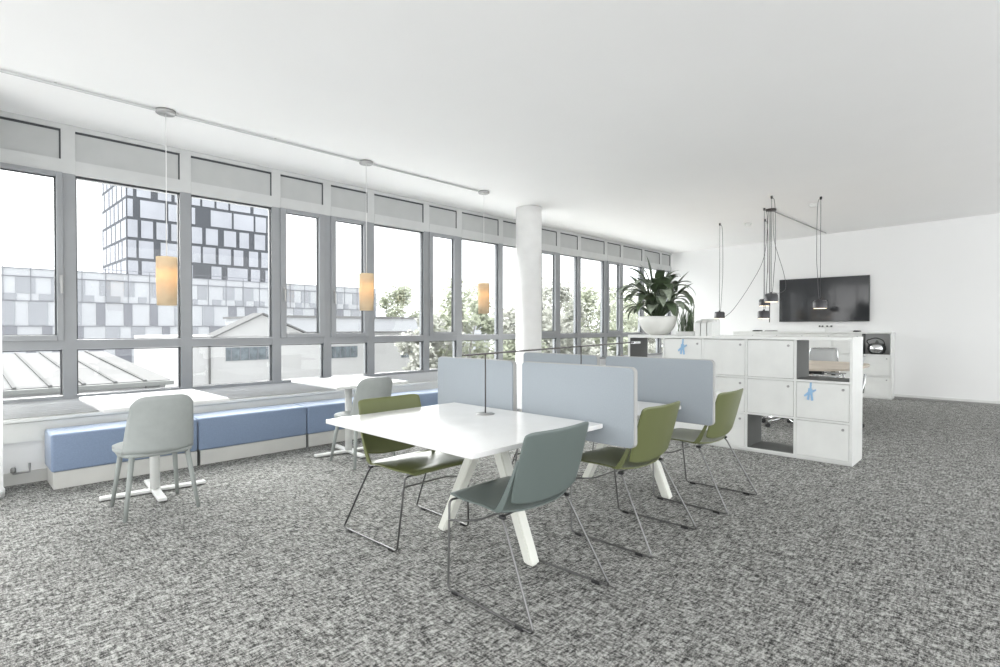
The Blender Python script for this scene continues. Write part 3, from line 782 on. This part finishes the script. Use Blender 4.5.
# trees
def tree_meshes(seed, R, H, n, leaf):
    r = random.Random(seed); b = B(); cl = []
    for k in range(26):
        a = r.uniform(0, 2*PI); e = r.uniform(-.8, 1); rad = R*math.sqrt(max(.05, 1-e*e))*r.uniform(.35, 1)
        cl.append((Vector((rad*math.cos(a), rad*math.sin(a), H+e*R*1.1)), r.uniform(.22, .42)*R))
    for k in range(n):
        c, cr = r.choice(cl); d = Vector((r.gauss(0, 1), r.gauss(0, 1), r.gauss(0, 1))).normalized()*cr*r.random()**.4
        p = c+d; u = Vector((r.gauss(0, 1), r.gauss(0, 1), r.gauss(0, 1))).normalized(); w = u.orthogonal().normalized(); s = leaf*r.uniform(.6, 1.3)
        f = b.faces.new([b.verts.new(p+u*s), b.verts.new(p+w*s*.55), b.verts.new(p-u*s), b.verts.new(p-w*s*.55)])
    bt = B(); tube(bt, [(0, 0, 0), (.1, 0, H*.5), (0, .1, H)], [R*.09, R*.06, R*.03], 8)
    for k in range(12):
        c, cr = cl[k]; tube(bt, [(0, 0, H*.55), tuple(c*.5+Vector((0, 0, H*.35))), tuple(c)], [R*.035, R*.02, R*.008], 5)
    return b, bt
def tree(label, loc, seed, R, H, n, leaf, mk, kind='tree'):
    t = thing(kind, label, kind, loc, 0, kind+'s outside the windows')
    bl, bt = tree_meshes(seed, R, H, n, leaf); obj('crown', bl, M[mk], t, recalc=False); obj('trunk', bt, M['bark'], t); return t
tree('dark rounded tree far behind the warehouse', (50, 70, GZ), 3, 3.9, 10.2, 5200, .28, 'tree1')
specs = [(17.2, 21.5, 1.5, 9.4, 'leafy tree outside, leftmost of the near row', 'tree2'), (20.0, 22, 2.1, 10.6, 'leafy tree outside, behind the window lamp next to the column', 'tree1'),
         (24.2, 21, 2.2, 9.8, 'leafy tree outside, directly behind the white column', 'tree2'), (28.2, 22.5, 2.5, 10.5, 'leafy tree outside, just right of the white column', 'tree2'),
         (33.0, 22.5, 2.8, 10.0, 'leafy tree outside, between the column and the bowl plant', 'tree1'), (38.8, 23, 3.0, 10.6, 'leafy tree outside, behind the bowl plant', 'tree1'),
         (46, 25, 3.6, 10.6, 'leafy tree outside, at the far end of the row', 'tree2')]
for k, (x, y, R, H, lab, mk) in enumerate(specs):
    tree(lab, (x, y, GZ), 20+k, R, H-1.9, 5200, .15, mk)
bush = [(19.0, 19.5, 1.3, 5.6), (22.5, 19.5, 1.7, 6.2), (27, 19.5, 1.9, 6.4), (32, 19.8, 2.0, 6.4), (37, 20, 2.2, 6.6)]
bl = ['low leafy shrub outside, leftmost under the trees', 'low leafy shrub outside, second from the left under the trees', 'low leafy shrub outside, right of the column under the trees', 'low leafy shrub outside, fourth under the trees', 'low leafy shrub outside, behind the left locker compartment']
for k, (x, y, R, H) in enumerate(bush):
    tree(bl[k], (x, y, GZ), 40+k, R, H, 4200, .14, 'tree2' if k % 2 == 0 else 'tree1', 'shrub')

# ------------------------------------------------------------------ world, lights, camera
w = bpy.data.worlds.new('World'); bpy.context.scene.world = w; w.use_nodes = True; nt = w.node_tree
bg = nt.nodes['Background']; tc = nt.nodes.new('ShaderNodeTexCoord'); mp = nt.nodes.new('ShaderNodeMapping'); mp.inputs['Scale'].default_value = (1, 1, 3)
n = nt.nodes.new('ShaderNodeTexNoise'); n.inputs['Scale'].default_value = 2.2; n.inputs['Detail'].default_value = 5
r = nt.nodes.new('ShaderNodeValToRGB'); r.color_ramp.elements[0].position = .35; r.color_ramp.elements[0].color = (.90, .93, .96, 1); r.color_ramp.elements[1].position = .6; r.color_ramp.elements[1].color = (1, 1, 1, 1)
nt.links.new(tc.outputs['Generated'], mp.inputs[0]); nt.links.new(mp.outputs[0], n.inputs['Vector']); nt.links.new(n.outputs['Fac'], r.inputs['Fac']); nt.links.new(r.outputs[0], bg.inputs['Color'])
bg.inputs['Strength'].default_value = 2.6

def area(name, loc, direction, sx, sy, power, col):
    l = bpy.data.lights.new(name, 'AREA'); l.shape = 'RECTANGLE'; l.size = sx; l.size_y = sy; l.energy = power; l.color = col
    o = bpy.data.objects.new(name, l); C.objects.link(o); o.location = loc
    o.rotation_euler = Vector(direction).to_track_quat('-Z', 'Y').to_euler(); return o
area('back_fill_light', (X0+.1, 1.5, 1.5), (1, 0, .2), 8.5, 2.4, 16, (1, .985, .96))  # added fill light behind the camera, stands in for unseen windows
area('side_fill_light', (3.0, Y0+.1, 1.5), (0, 1, .8), 11, 2.4, 8, (1, .985, .96))  # added fill on the open right side, tilted up to lift the ceiling

sl_ = bpy.data.lights.new('hazy_sun', 'SUN'); sl_.energy = 16.0; sl_.angle = math.radians(75); sl_.color = (1, .99, .97)
so = bpy.data.objects.new('hazy_sun', sl_); C.objects.link(so); so.rotation_euler = Vector((-.12, -1, -.75)).to_track_quat('-Z', 'Y').to_euler()
cam = bpy.data.cameras.new('camera'); co = bpy.data.objects.new('camera', cam); C.objects.link(co)
cam.sensor_width = 36; cam.lens = 540/1000*36; cam.clip_end = 500
yaw = math.atan2(519, 540); pit = math.atan2(6, 540)
f = Vector((math.cos(yaw)*math.cos(pit), math.sin(yaw)*math.cos(pit), -math.sin(pit)))
co.location = (0, 0, 1.28); co.rotation_euler = f.to_track_quat('-Z', 'Y').to_euler()
s = bpy.context.scene; s.camera = co
s.view_settings.view_transform = 'Standard'; s.view_settings.look = 'None'; s.view_settings.gamma = 1; s.view_settings.use_curve_mapping = False
s.view_settings.exposure = .25
